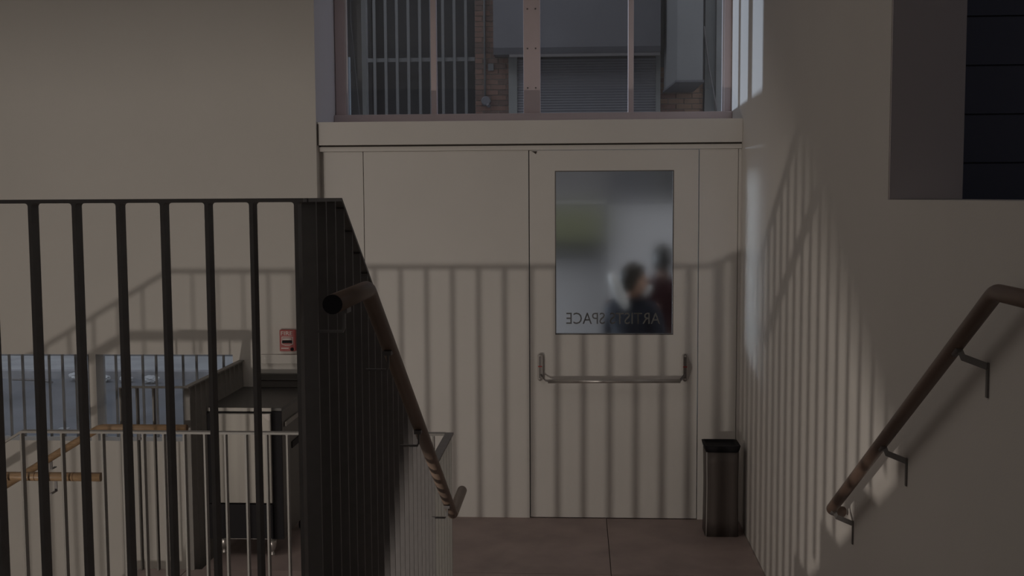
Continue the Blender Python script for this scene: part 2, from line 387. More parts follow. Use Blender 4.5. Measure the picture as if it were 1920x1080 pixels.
pts = [(0.70, 1.085), (0.712, 1.05), (0.729, 1.02), (0.732, 0.995), (0.722, 0.96), (0.71, 0.925), (0.70, 0.91), (0.676, 0.91), (0.676, 1.085)]
obj('backing_plate', MB().prism(pts, 'y', YD - 0.006, YD + 0.001), M['chrome'], door)
obj('top_latch', MB().prism([(-0.30, 2.39), (-0.262, 2.39), (-0.27, 2.372), (-0.285, 2.384)], 'y', YD - 0.002, YD + 0.001), M['seam'], door)

# big window above the header
win = struct('window_1', None, None, 'wide mauve framed window of four tall panes above the white door', 'window')
Y0, Y1, ZB, ZT = YW, YW + 0.07, 2.667, 4.45
obj('bottom_rail', MB().box(-1.690 + 0.02, XR - 0.001, Y0 - 0.05, Y1, 2.586, ZB), M['frame'], win, bevel=0.003)
obj('head_rail', MB().box(-1.67, XR - 0.001, Y0, Y1, ZT, 4.6), M['frame'], win)
obj('stile', MB().box(-1.668, -1.598, Y0, Y1, ZB, ZT), M['frame'], win, bevel=0.003)
obj('stile', MB().box(0.985, XR - 0.001, Y0, Y1, ZB, ZT), M['frame'], win, bevel=0.003)
cm = obj('centre_mullion', MB().box(-0.371, -0.257, Y0 - 0.008, Y1, ZB, ZT), M['frame'], win, bevel=0.002)
for z in (2.84, 3.105, 3.37):
    for x in (-0.343, -0.288):
        obj('bolt', MB().lathe([(0.006, 0), (0.005, -0.004)], (x, Y0 - 0.008, z), 'y', 8), M['chrome_dark'], cm)
for x0, x1 in ((-1.006, -0.969), (0.340, 0.377)):
    obj('mullion', MB().box(x0, x1, Y0, Y1, ZB, ZT), M['frame'], win, bevel=0.002)
obj('glazing_strip', MB().box(-1.598, -1.585, Y0 + 0.012, Y0 + 0.035, ZB, ZT).box(0.972, 0.985, Y0 + 0.012, Y0 + 0.035, ZB, ZT), M['jamb'], win)
for x0, x1 in ((-1.585, -1.006), (-0.969, -0.371), (-0.257, 0.340), (0.377, 0.972)):
    obj('pane', MB().box(x0, x1, Y0 + 0.033, Y0 + 0.0332, ZB, ZT), M['pane'], win, origin=((x0 + x1) / 2, Y0, ZB))
struct('trim_2', MB().box(-1.78, -1.671, T, YW + 0.1, 2.3, 4.6).box(-1.6715, -1.6705, YL + 0.0, YW, 2.586, 4.6), M['jamb'],
       'lilac white window jamb at the left of the big window', 'trim')
struct('wall_front', MB().box(-7, -1.78, T, YW, 2.3, 7.5).box(-1.78, 2.0, YW - 0.3, YW + 0.2, 4.6, 7.5).box(XR + 0.24, 7.0, YD, YW + 0.1, -0.1, 7.5).box(-1.70, XR + 0.24, YD + 0.12, YD + 0.2, -2.6, -0.03),
       M['facade'], 'street front of the hall above the low windows', 'wall')

# low windows in the left wall
def bar_mesh(h):
    return mesh_of('bar', MB().box(-0.0065, 0.0065, -0.008, 0.008, 0, h))
for nm, (x0, x1), lab in (('window_2', W2, 'low street window at the right, hazy, behind the grey cabinet railing'),
                          ('window_3', W3, 'low street window at the far left, bluish, behind the black guard')):
    wn = struct(nm, None, None, lab, 'window')
    wn.location = ((x0 + x1) / 2, YL + 0.12, WZ0)
    obj('pane', MB().box(x0, x1, YL + 0.120, YL + 0.1202, WZ0, WZ1), M['pane_low'], wn)
    bme = bar_mesh(WZ1 - WZ0); bme.materials.append(M['steel'])
    k0 = -2.245 - 0.0115
    i = 0
    while True:
        x = -2.262 - (0.0915) * i; i += 1
        if x < x0 + 0.01: break
        if x > x1 - 0.01: continue
        inst('bar', bme, wn, (x, YL + 0.136, WZ0))

# ------------------------------------------------------------------ stairs
SL = 1.033 / 1.755
st = thing('staircase', 'flight of dark steps down to the entry landing beside the right wall', 'stairs', (0.23, 3.4, 0))
for i in range(1, 6):
    y0 = 2.62 + (i - 1) * 0.306; z = ZU - i * 0.1722
    obj('step', MB().box(XG + 0.02, XR - 0.002, y0, y0 + 0.306 + 0.02, z - 0.20, z), M['tile'], st, origin=(0.23, y0, z))
st2 = thing('lower_staircase', 'dark steps going down to the left beyond the lower guard', 'stairs', (-2.5, 5.6, 0))
for i in range(1, 9):
    x1 = -2.50 - (i - 1) * 0.29; z = -i * 0.172
    obj('step', MB().box(x1 - 0.31, x1, 5.05, 6.20, z - 0.2, z), M['tile'], st2, origin=(x1, 5.6, z))

# ------------------------------------------------------------------ guards
def baluster_mesh(h, wx, wy, m, flare_x=True):
    """flat bar standing at the origin with small welded fillets at the top"""
    r = 0.006
    hw = (wx if flare_x else wy) / 2
    pts = [(-hw, 0), (hw, 0), (hw, h - r)]
    for k in range(1, 4): a = PI / 2 * k / 3; pts.append((hw + r * (1 - math.cos(a)), h - r + r * math.sin(a)))
    pts += [(-p[0], p[1]) for p in reversed(pts[2:])]
    mb = MB()
    if flare_x: mb.prism(pts, 'y', -wy / 2, wy / 2)
    else: mb.prism(pts, 'x', -wx / 2, wx / 2)
    me = mesh_of('baluster', mb); me.materials.append(m); return me
PW, PD, RT = 0.008, 0.032, 0.008
SPC = 0.0929

# upper guard, across the edge of the upper floor
g1 = thing('floor_guard', 'near black steel guard of upright bars along the upper floor edge at left', 'railing', (-2.0, 2.33, ZU))
obj('top_rail', MB().box(-4.3, XG + 0.016, 2.312, 2.350, 2.1 - RT, 2.1), M['steel_dark'], g1)
obj('fixing_bar', MB().box(-4.3, XG, 2.346, 2.354, ZU - 0.2, ZU - 0.1), M['steel_dark'], g1)
bh = 2.1 - RT - (ZU - 0.2)
me = baluster_mesh(bh, PW, PD, M['steel_dark'])
i = 0
while XG - SPC * i > -4.3:
    inst('baluster', me, g1, (XG - 0.0 - SPC * i, 2.331, ZU - 0.2)); i += 1

# stair guard: level, sloping down, level along the landing
YA, YB, YC = 2.69, 4.445, 5.02
ZL = 1.052
def ztop(y): return 2.1 if y < YA else (ZL if y > YB else 2.1 - (y - YA) * (2.1 - ZL) / (YB - YA))
g2 = thing('stair_guard', 'black steel guard sloping down the stair with its bars seen edge on', 'railing', (XG, 3.5, 0.3))
obj('top_rail', MB().strip([(XG, 2.350, 2.1 - RT / 2), (XG, YA, 2.1 - RT / 2), (XG, YB, ZL - RT / 2), (XG, YC + 0.016, ZL - RT / 2)], (1, 0, 0), 0.036, RT), M['steel_dark'], g2)
me2 = baluster_mesh(1.15, PD, PW, M['steel_dark'], False); me3 = baluster_mesh(1.15, PD, PW, M['steel'], False)
i = 1
while 2.331 + 0.0975 * i < YC - 0.03:
    y = 2.331 + 0.0975 * i
    inst('baluster', me2 if y < YB else me3, g2, (XG, y, ztop(y) - RT + 0.001 - 1.15)); i += 1  # landing bars take the paler, lit copy of the steel
obj('stringer', MB().prism([(2.36, ZU - 0.25), (2.6, ZU - 0.25), (YB, -0.25), (YB, -0.12), (2.63, ZU - 0.12), (2.36, ZU - 0.12)], 'x', XG - 0.022, XG - 0.014), M['steel_dark'], g2)

# lower guard, across the landing
g3 = thing('landing_guard', 'grey steel guard of upright bars across the landing, low behind the black one', 'railing', (-1.6, 5.02, 0))
XB1 = -2.53
def zt3(x): return ZL if x > XB1 else ZL - (XB1 - x) * 0.589
obj('top_rail', MB().strip([(XG - 0.018, 5.02, ZL - RT / 2), (XB1, 5.02, ZL - RT / 2), (XB1 - 2.0, 5.02, zt3(XB1 - 2.0) - RT / 2)], (0, 1, 0), 0.034, RT + 0.002), M['steel'], g3)
me = baluster_mesh(1.2, PW, PD, M['steel'])
i = 0
while -1.494 - 0.0943 * (i - 10) > -4.4:
    x = -1.494 - 0.0943 * (i - 10); i += 1
    if x > XG + 0.02: continue
    inst('baluster', me, g3, (x, 5.02, zt3(x) - RT - 1.2))

# far guard around the opening by the cabinet
g4 = thing('stairwell_guard', 'small grey guard turning a corner left of the steel cabinet', 'railing', (-2.2, 6.6, 0))
XC = -2.19
obj('top_rail', MB().strip([(-2.55, 6.24, ZL - RT / 2), (XC + 0.016, 6.24, ZL - RT / 2)], (0, 1, 0), 0.034, RT), M['steel'], g4)
obj('side_rail', MB().strip([(XC, 6.257, ZL - RT / 2), (XC, YL - 0.005, ZL - RT / 2)], (1, 0, 0), 0.034, RT), M['steel'], g4)
me = baluster_mesh(1.25, PW, PD, M['steel'])
for i in range(1, 5): inst('baluster', me, g4, (XC - 0.0943 * i, 6.24, ZL - RT - 1.25))
me = baluster_mesh(1.25, PD, PW, M['steel'], False)
for i in range(12): inst('baluster', me, g4, (XC, 6.245 + 0.0925 * i, ZL - RT - 1.25))

# ------------------------------------------------------------------ handrails
def rounded(path, r=0.035, n=5):
    out = [Vector(path[0])]
    for i in range(1, len(path) - 1):
        p, a, b = Vector(path[i]), Vector(path[i - 1]), Vector(path[i + 1])
        ta = (a - p).normalized() * r; tb = (b - p).normalized() * r
        for k in range(n + 1):
            t = k / n; out.append((p + ta) * (1 - t) ** 2 + p * 2 * t * (1 - t) + (p + tb) * t * t)
    out.append(Vector(path[-1])); return out
HR = 0.0205
hl = thing('handrail', 'brown round wooden handrail on the sloping black stair guard', 'handrail', (-0.5, 3.4, 0.9))
XH = -0.497
pl = [(XH, 2.29, 1.885), (XH, 2.672, 1.885), (XH, 4.43, 0.85), (XH, 4.80, 0.85)]
obj('rail', MB().tube(rounded(pl, 0.02), HR, 20), M['wood_mid'], hl)
obj('end_cap', MB().tube([(XH, 2.2855, 1.885), (XH, 2.2905, 1.885)], HR * 0.98, 20), M['black'], hl)
for y, z in ((2.40, 1.885), (2.955, 1.885 - 0.283 * 0.589), (3.50, 1.885 - 0.828 * 0.589), (4.25, 1.885 - 1.578 * 0.589)):
    br = obj('bracket', MB().strip([(XH, y, z - HR + 0.002), (XH, y, z - 0.06), (XH - 0.004, y, z - 0.068), (XG + 0.019, y, z - 0.068)], (0, 1, 0), 0.010, 0.005), M['steel_dark'], hl, origin=(XH, y, z))
    obj('saddle', MB().box(XH - 0.011, XH + 0.011, y - 0.022, y + 0.022, z - HR - 0.007, z - HR + 0.004), M['steel_dark'], br)

hr = thing('handrail', 'dark brown round wooden handrail fixed along the right wall', 'handrail', (0.97, 3.4, 0.9))
XH2 = 0.965
pl = [(XH2, 2.0, 1.874), (XH2, 2.705, 1.874), (XH2, 4.375, 0.898), (XH2 + 0.052, 4.40, 0.884)]
obj('rail', MB().tube(rounded(pl, 0.026), HR, 20), M['wood_dark'], hr)
for y in (2.965, 3.655, 4.335):
    z = 1.874 - (y - 2.705) * 0.5845
    mb = MB().strip([(XH2 + 0.004, y - 0.01, z - HR + 0.004), (XH2 + 0.010, y - 0.016, z - HR - 0.014), (XR - 0.003, y - 0.03, z - 0.056)], (0.5, 0, 0.85), 0.018, 0.006)
    mb.strip([(XR - 0.003, y - 0.03, z - 0.046), (XR - 0.003, y - 0.03, z - 0.135)], (0, 1, 0), 0.012, 0.005)
    br = obj('bracket', mb, M['bracket'], hr, origin=(XH2, y, z))
    obj('saddle', MB().tube([(XH2, y - 0.018, z - HR + 0.012), (XH2, y + 0.016, z - HR - 0.008)], 0.010, 10), M['bracket'], br)

h1 = thing('handrail', 'light tan wooden handrail, level, behind the grey landing guard at lower left', 'handrail', (-2.4, 5.09, 0.8))
pl = [(-2.20, 5.09, 0.822), (-2.70, 5.09, 0.822), (-4.2, 5.09, 0.822 - 1.5 * 0.589)]
obj('rail', MB().tube(rounded(pl, 0.02), HR, 18), M['wood'], h1)
for x in (-2.33, -2.512):
    obj('joint_ring', MB().tube([(x, 5.09, 0.822), (x + 0.004, 5.09, 0.822)], HR * 1.012, 18), M['joint'], h1)
obj('bracket', MB().strip([(-2.415, 5.09, 0.802), (-2.415, 5.09, 0.755), (-2.415, 5.036, 0.755)], (1, 0, 0), 0.012, 0.005), M['steel_dark'], h1)
h2 = thing('handrail', 'tan wooden handrail bending down leftward in front of the low windows', 'handrail', (-2.5, 6.17, 0.8))
pl = [(-2.175, 6.17, 0.830), (-2.665, 6.17, 0.830), (-4.2, 6.17, 0.830 - 1.535 * 0.6)]
obj('rail', MB().tube(rounded(pl, 0.03), HR, 18), M['wood'], h2)
obj('end_cap', MB().tube([(-2.1745, 6.17, 0.830), (-2.168, 6.17, 0.830)], HR * 1.0, 18), M['joint'], h2)
for x, z in ((-2.44, 0.83), (-2.95, 0.83 - 0.285 * 0.6)):
    obj('bracket', MB().strip([(x, 6.17, z - HR), (x, 6.17, z - 0.065), (x, 6.222, z - 0.065)], (1, 0, 0), 0.014, 0.005), M['steel_dark'], h2, origin=(x, 6.17, z))

# ------------------------------------------------------------------ steel cabinet on legs
FX0, FX1, FY0, FY1, FZ0, FZ1 = -2.165, -1.725, 6.50, 7.24, 0.105, 0.885
cb = thing('refrigerated_cabinet', 'low steel fronted cabinet on legs against the left wall, with a dark worktop', 'cabinet', ((FX0 + FX1) / 2, 6.87, 0))
obj('body', MB().box(FX0, FX1, FY0 + 0.012, FY1, FZ0, FZ1 - 0.022), M['sidepanel'], cb, bevel=0.004)
obj('front_frame', MB().box(FX0, FX1, FY0 + 0.001, FY0 + 0.0115, FZ0, FZ1 - 0.0225), M['black'], cb)
obj('worktop', MB().box(FX0 - 0.003, FX1 + 0.003, FY0 + 0.006, FY1 + 0.002, FZ1 - 0.0215, FZ1), M['charcoal'], cb, bevel=0.003)
obj('front_lip', MB().box(FX0 + 0.002, -1.782, FY0 - 0.002, FY0 + 0.0055, FZ1 - 0.0205, FZ1 - 0.0005), M['inox'], cb)['label'] = 'bright steel lip'
dr = obj('door', MB().box(FX0 + 0.034, -1.782, FY0 - 0.022, FY0 + 0.0008, 0.325, FZ1 - 0.030), M['inox'], cb, bevel=0.004)
obj('door_edge', MB().prism([(-1.784, FZ1 - 0.03), (-1.784, FZ1 - 0.07), (-1.80, FZ1 - 0.07), (-1.835, FZ1 - 0.034)], 'y', FY0 - 0.0235, FY0 - 0.0222), M['chrome_dark'], dr)
obj('lock_knob', MB().lathe([(0.017, 0), (0.017, -0.014), (0.012, -0.019)], (FX0 + 0.052, FY0 - 0.022, 0.835), 'y', 16), M['black'], dr)
obj('dark_reflection_panel', MB().box(FX0 + 0.004, -1.782, FY0 - 0.020, FY0 + 0.0008, FZ0 + 0.006, 0.318), M['black'], cb, bevel=0.003)  # black colour stands in for the dark reflection low on the front
obj('kick_strip', MB().box(FX0 + 0.09, -1.79, FY0 - 0.022, FY0 - 0.0195, FZ0 + 0.006, FZ0 + 0.010), M['chrome_dark'], cb)
obj('backsplash', MB().box(-2.07, FX1, FY1 - 0.03, FY1, FZ1 + 0.001, 0.975).box(-2.07, FX1, FY1 - 0.04, FY1 - 0.03, 0.935, 0.941), M['sidepanel'], cb, bevel=0.002)
obj('side_trim', MB().box(FX1 + 0.0005, FX1 + 0.010, FY0 + 0.06, FY1, 0.765, 0.792), M['inox'], cb)['label'] = 'pale metal strip along the side'
obj('side_vent', MB().box(FX1 + 0.0005, FX1 + 0.006, 6.72, FY1, 0.60, 0.64), M['black'], cb)
obj('rear_pipe', MB().tube([(FX1 + 0.016, 6.98, 0.20), (FX1 + 0.016, 6.98, 0.66)], 0.008, 8), M['chrome'], cb)
for x, y in ((FX0 + 0.06, FY0 + 0.07), (-1.805, FY0 + 0.035), (FX0 + 0.06, FY1 - 0.08)):
    lg = obj('leg', MB().lathe([(0.026, FZ0 + 0.002), (0.026, 0.055), (0.018, 0.03)], (x, y, 0), 'z', 14), M['chrome'], cb, origin=(x, y, 0))
    obj('foot', MB().lathe([(0.010, 0.031), (0.010, 0.018), (0.016, 0.008), (0.016, 0.0)], (x, y, 0), 'z', 12), M['chrome'], lg)
cx, cy = -1.76, 7.08
cs = obj('caster', MB().lathe([(0.036, -0.012), (0.038, 0), (0.036, 0.012)], (cx, cy, 0.038), 'x', 18), M['black'], cb)
obj('caster_fork', MB().prism([(cy - 0.012, 0.032), (cy - 0.006, 0.022), (cy + 0.006, 0.022), (cy + 0.012, 0.034), (cy + 0.03, 0.104), (cy + 0.008, 0.104)], 'x', cx + 0.014, cx + 0.018), M['white'], cs)

# ------------------------------------------------------------------ wall fittings
pf = thing('fire_alarm_pull_station', 'red fire alarm pull box on the white wall beside the black guard', 'fire alarm', (-1.877, YL, 1.184))
PX0, PX1, PZ0, PZ1 = -1.928, -1.826, 1.113, 1.252
obj('body', MB().box(PX0, PX1, YL - 0.036, YL - 0.001, PZ0, PZ1), M['red'], pf, bevel=0.003)
obj('shield', MB().prism([(PX0 + 0.014, 1.208), (PX1 - 0.014, 1.208), (PX1 - 0.014, 1.160), (-1.862, 1.152), (-1.892, 1.152), (PX0 + 0.014, 1.160)], 'y', YL - 0.039, YL - 0.0355), M['white'], pf)
obj('shield_face', MB().prism([(PX0 + 0.018, 1.204), (PX1 - 0.018, 1.204), (PX1 - 0.018, 1.163), (-1.863, 1.156), (-1.891, 1.156), (PX0 + 0.018, 1.163)], 'y', YL - 0.041, YL - 0.0385), M['red'], pf)
obj('handle', MB().box(PX0 + 0.019, PX1 - 0.019, YL - 0.050, YL - 0.0405, 1.168, 1.184), M['black'], pf, bevel=0.002)
obj('handle_plate', MB().box(PX0 + 0.021, PX1 - 0.021, YL - 0.044, YL - 0.0405, 1.187, 1.200), M['chrome_dark'], pf)
obj('lock', MB().lathe([(0.011, 0), (0.011, -0.005), (0.006, -0.006)], (PX1 - 0.021, YL - 0.036, 1.127), 'y', 14), M['black'], pf)
obj('strip_label', MB().box(PX0 + 0.009, PX1 - 0.043, YL - 0.0368, YL - 0.0355, 1.130, 1.136), M['whiteprint'], pf)
vs, fs = text_mb('FIRE', 0.076, 0.026, 0.001)
mb = MB(); mb.v = [(PX0 + 0.010 + x, YL - 0.037 - z, 1.217 + y) for x, y, z in vs]; mb.f = fs; mb.sm = [0] * len(fs)
obj('lettering', mb, M['whiteprint'], pf)['label'] = 'white letters reading FIRE'
wb = thing('wall_box', 'shallow white box on the wall under the red fire alarm', 'junction box', (-1.94, YL, 1.06))
obj('cover', MB().box(-2.06, -1.815, YL - 0.022, YL - 0.001, 1.030, 1.088), M['wall'], wb, bevel=0.003)
obj('side_clip', MB().box(-1.8148, -1.810, YL - 0.018, YL - 0.002, 1.034, 1.082), M['white'], wb)

# slim steel waste bin in the corner
TX, TY = 0.885, 7.10
tb = thing('waste_bin', 'slim brushed steel waste bin with a black rim in the corner by the door', 'bin', (TX, TY, 0))
mb = MB(); n0 = 0
prof = [(0.102, 0.0), (0.100, 0.10), (0.098, 0.25), (0.098, 0.34), (0.100, 0.46), (0.101, 0.528)]
def rrect(h, cx, cy, z, r=0.02, k=4):
    pts = []
    for sx, sy, a0 in ((1, 1, 0), (-1, 1, PI / 2), (-1, -1, PI), (1, -1, 1.5 * PI)):
        for i in range(k + 1):
            a = a0 + PI / 2 * i / k; pts.append((cx + sx * (h - r) + r * math.cos(a), cy + sy * (h - r) + r * math.sin(a), z))
    return pts
def loft(rings):
    mb = MB(); k = len(rings[0])
    for rg in rings: mb.v += rg
    for i in range(len(rings) - 1):
        for j in range(k):
            j2 = (j + 1) % k; mb.f.append((i * k + j, i * k + j2, (i + 1) * k + j2, (i + 1) * k + j)); mb.sm.append(1)
    mb.f += [tuple(range(k)), tuple((len(rings) - 1) * k + j for j in range(k))]; mb.sm += [0, 0]
    return mb
obj('body', loft([rrect(h, TX, TY, z) for h, z in prof]), M['inox_dark'], tb)
obj('rim', loft([rrect(0.099, TX, TY, 0.5285), rrect(0.106, TX, TY, 0.55), rrect(0.110, TX, TY, 0.568), rrect(0.094, TX, TY, 0.569), rrect(0.090, TX, TY, 0.556)]), M['black'], tb)
obj('edge_highlight', MB().tube([(TX + 0.003 - h * 0.98, TY + 0.006 - h * 0.98, z) for h, z in prof], 0.0042, 6), M['white'], tb)  # white strip painted in as the glint along the steel edge

# the lamp under the upper floor (its light is set at the top)
lp = thing('ceiling_lamp', 'bare bulb in a socket under the edge of the upper floor', 'lamp', (LAMP[0], LAMP[1], ZS))
obj('socket', MB().lathe([(0.045, ZS - 0.001), (0.045, ZS - 0.02), (0.022, ZS - 0.03), (0.020, ZS - 0.085)], (LAMP[0], LAMP[1], 0), 'z', 16), M['white'], lp)

# ------------------------------------------------------------------ the alley outside
ground = struct('floor_alley', MB().box(-30, 30, 9.75, 13.62, -0.3, -0.10), M['asphalt'], 'grey alley roadway outside the windows', 'ground')
pav = struct('floor_pavement', MB().box(-30, 30, YD + 0.2, 9.6, -0.3, -0.02).box(-30, 30, 13.78, 15.2, -0.3, -0.01), M['paving'], 'pale pavement on both sides of the alley', 'ground')
struct('trim_3', MB().box(-30, 30, 9.602, 9.748, -0.3, -0.015).box(-30, 30, 13.622, 13.778, -0.3, -0.005), M['kerb'], 'stone kerbs along the alley', 'kerb')
YF = 15.0
mb = MB().box(-30, -2.735, YF + 0.02, YF + 0.5, -0.3, 11).box(-1.335, 30, YF + 0.02, YF + 0.5, -0.3, 11).box(-2.735, -1.335, YF + 0.02, YF + 0.5, -0.3, 2.55).box(-2.735, -1.335, YF + 0.02, YF + 0.5, 5.4, 11)
far = struct('wall_far', mb, M['facade'], 'grey and brick building front across the alley', 'wall')
def bricks(x0, x1, z0, z1, mats, y, bw=0.203, bh=0.057, j=0.0105):
    obj('mortar', MB().box(x0, x1, y + 0.004, y + 0.018, z0, z1), M['mortar'], far)
    r = 0; z = z0
    while z + bh <= z1 + 0.02:
        x = x0 - (bw / 2 if r % 2 else 0)
        while x < x1:
            a, b = max(x, x0), min(x + bw - j, x1)
            if b - a > 0.03:
                oy = random.uniform(-0.004, 0.003)
                o = obj('brick', MB().box(a, b, y - 0.006 + oy, y + 0.010, z, z + bh), random.choice(mats), far, origin=((a + b) / 2, y, z))
            x += bw
        z += bh + j; r += 1
bricks(-1.33, -0.88, 2.95, 4.75, [M['brick'], M['brick'], M['brick2']], YF)
bricks(1.06, 1.60, 2.95, 3.75, [M['brick_tan'], M['brick_tan'], M['brick']], YF)

bw = thing('barred_window', 'dark window with upright grey bars across the alley', 'window', (-2.03, YF, 2.55))
obj('recess', MB().box(-2.735, -1.335, YF + 0.30, YF + 0.32, 2.55, 5.4), M['void'], bw)
for i, px in enumerate((-2.641, -2.494, -2.347, -2.197, -2.047, -1.90, -1.747, -1.598, -1.449)):
    obj('bar', MB().box(px - 0.018, px + 0.018, YF - 0.03, YF - 0.002, 2.55, 5.4), M['bars'], bw, origin=(px, YF, 2.55))
obj('cross_bar', MB().box(-2.735, -1.335, YF + 0.0, YF + 0.012, 3.86, 3.91), M['bars'], bw)

rs = thing('rolling_shutter', 'grey rolling shutter under a dark hood across the alley', 'shutter', (0.1, YF, 0))
hy = YF - 0.34
obj('hood', MB().prism([(hy, 3.98), (hy + 0.04, 3.90), (YF + 0.019, 3.90), (YF + 0.019, 4.9), (hy, 4.9)], 'x', -1.07, 1.035), M['hood'], rs)
obj('hood_lip', MB().box(-0.87, 1.03, hy + 0.02, hy + 0.06, 3.865, 3.899), M['steel_dark'], rs)
mb = MB(); z = 0.0; pts = []
while z < 3.86:
    pts += [(YF - 0.03, z), (YF - 0.038, z + 0.016), (YF - 0.030, z + 0.030)]; z += 0.034
pts += [(YF - 0.005, z), (YF - 0.005, 0)]
ZN = z
mb.v = []; 
for x in (-0.785, 0.995):
    mb.v += [(x, p[0], p[1]) for p in pts]
k = len(pts)
for i in range(k - 1): mb.f.append((i, i + 1, k + i + 1, k + i)); mb.sm.append(0)
obj('curtain', mb, M['shutter'], rs)['kind'] = 'stuff'
obj('painted_panel', MB().box(-0.785, 0.36, YF - 0.065, YF - 0.041, 0.0, 1.28), M['palepanel'], rs)['label'] = 'pale grey lower panel'
obj('guide', MB().box(-0.895, -0.786, YF - 0.06, YF + 0.019, 0, 3.898), M['pilaster'], rs, origin=(-0.84, YF, 0))
obj('guide', MB().box(0.996, 1.055, YF - 0.06, YF + 0.019, 0, 3.898), M['pilaster'], rs, origin=(1.02, YF, 0))

dc = thing('duct_box', 'pale metal duct box hanging on the facade right of the shutter', 'duct', (1.33, 14.3, 3.4))
obj('casing', MB().prism([(1.10, 14.98), (1.155, 13.65), (1.455, 13.65), (1.455, 14.98)], 'z', 3.45, 5.4), M['duct'], dc)
obj('bottom_flange', MB().prism([(1.085, 14.98), (1.14, 13.63), (1.47, 13.63), (1.47, 14.98)], 'z', 3.425, 3.449), M['hood'], dc)
rp = thing('facade_pilaster', 'grey pilaster at the right end of the view across the alley', 'pilaster', (1.8, YF, -0.01))
obj('shaft', MB().box(1.62, 1.75, YF - 0.06, YF + 0.019, -0.01, 6).box(1.75, 2.2, YF - 0.14, YF + 0.019, -0.01, 6), M['pilaster'], rp)
obj('cable', MB().tube([(1.60, YF - 0.09, 4.25), (1.66, YF - 0.10, 3.75), (1.78, YF - 0.15, 3.10), (1.80, YF - 0.16, 2.2)], 0.012, 6), M['steel_dark'], rp)
pier = struct('wall_pier', MB().box(-2.1, -1.525, 8.13, 8.31, -0.02, 7.5), M['pilaster'], 'grey outer pier close behind the left edge of the big window', 'wall')
dp = thing('downpipe', 'pale blue grey downpipe close outside the left pane of the big window', 'pipe', (-1.612, 8.085, 2.3))
obj('pipe', MB().tube([(-1.612, 8.085, -0.02), (-1.612, 8.085, 3.085)], 0.014, 12), M['pipe'], dp)
for z in (1.2, 2.72, 2.98): obj('clip', MB().box(-1.628, -1.596, 8.083, 8.129, z, z + 0.012), M['bars'], dp)
tag(obj('cable', MB().tube([(-1.60, 8.115, 3.9), (-1.597, 8.115, 3.33), (-1.545, 8.115, 2.68), (-1.535, 8.115, 2.3)], 0.004, 6), M['duct']), 'thin cable slanting down beside the pale downpipe', 'cable')
cd = thing('conduit', 'thin vertical conduit with a round box on the brick pier', 'conduit', (-1.2, YF, 3.3))
obj('tube', MB().tube([(-1.203, YF - 0.03, 3.38), (-1.203, YF - 0.03, 6)], 0.014, 8), M['bars'], cd)
obj('round_box', MB().lathe([(0.062, 0.02), (0.062, -0.04), (0.05, -0.05)], (-1.19, YF - 0.03, 3.34), 'y', 16), M['hood'], cd)
obj('spout', MB().tube([(-1.17, YF - 0.06, 3.30), (-1.15, YF - 0.11, 3.27)], 0.022, 8), M['hood'], cd)
tag(obj('wall_plate', MB().box(-1.16, -1.09, YF - 0.03, YF - 0.012, 3.73, 3.82), M['bars'], None), 'small grey plate on the brick pier beside the conduit', 'plate')

ob = thing('cabinet_box', 'olive green metal box on the alley wall, blurred through the door glass', 'utility box', (-0.05, 14.7, 1.5))
obj('case', MB().box(-0.55, 0.32, 14.62, 14.955, 1.52, 2.0), M['olive'], ob, bevel=0.01)
obj('lid', MB().box(-0.58, 0.35, 14.59, 14.955, 2.001, 2.05), M['palepanel'], ob, bevel=0.005)
pp = thing('hoarding_panel', 'pale grey board leaning on the shutter, blurred through the door glass', 'board', (0.8, 14.6, -0.01))
obj('board', MB().prism([(14.60, -0.01), (14.64, -0.01), (14.91, 2.0), (14.87, 2.0)], 'x', 0.38, 1.55), M['palepanel'], pp)

# litter by the far kerb
def lump(name, c, r, m, label, cat, group=None, sq=0.6):
    bm = bmesh.new(); bmesh.ops.create_icosphere(bm, subdivisions=3, radius=r)
    for v in bm.verts:
        k = 1 + random.uniform(-0.16, 0.16); v.co = Vector((v.co.x * k * 1.25, v.co.y * k, v.co.z * k * sq))
    mz = min(v.co.z for v in bm.verts)
    me = bpy.data.meshes.new(name); bm.to_mesh(me); bm.free(); me.materials.append(m)
    o = bpy.data.objects.new(name, me); COL.objects.link(o); o.location = (c[0], c[1], c[2] - mz)
    return tag(o, label, cat, group)
lump('plastic_bag', (-6.05, 13.46, -0.10), 0.091, M['bag'], 'crumpled white bag by the far kerb, seen through the far left window', 'bag')
lump('plastic_bag', (-5.72, 13.40, -0.10), 0.070, M['bag'], 'small crumpled white bag right of the larger one by the far kerb', 'bag')
lump('plastic_bag', (-5.43, 13.38, -0.10), 0.063, M['bag'], 'crumpled white bag by the kerb seen between the first guard bars of the hazy window', 'bag')
lump('plastic_bag', (-5.10, 13.30, -0.10), 0.077, M['bag'], 'rightmost crumpled white bag by the far kerb', 'bag')
tag(obj('stick', MB().tube([(-6.9, 13.5, -0.085), (-6.5, 13.45, -0.085), (-6.3, 13.28, -0.085)], 0.014, 6), M['steel_dark']), 'dark stick lying by the far kerb at the left', 'stick')
tag(obj('paper_scrap', MB().box(-4.99, -4.90, 10.6, 10.66, -0.0995, -0.094), M['bag']), 'white scrap of paper on the roadway', 'paper')

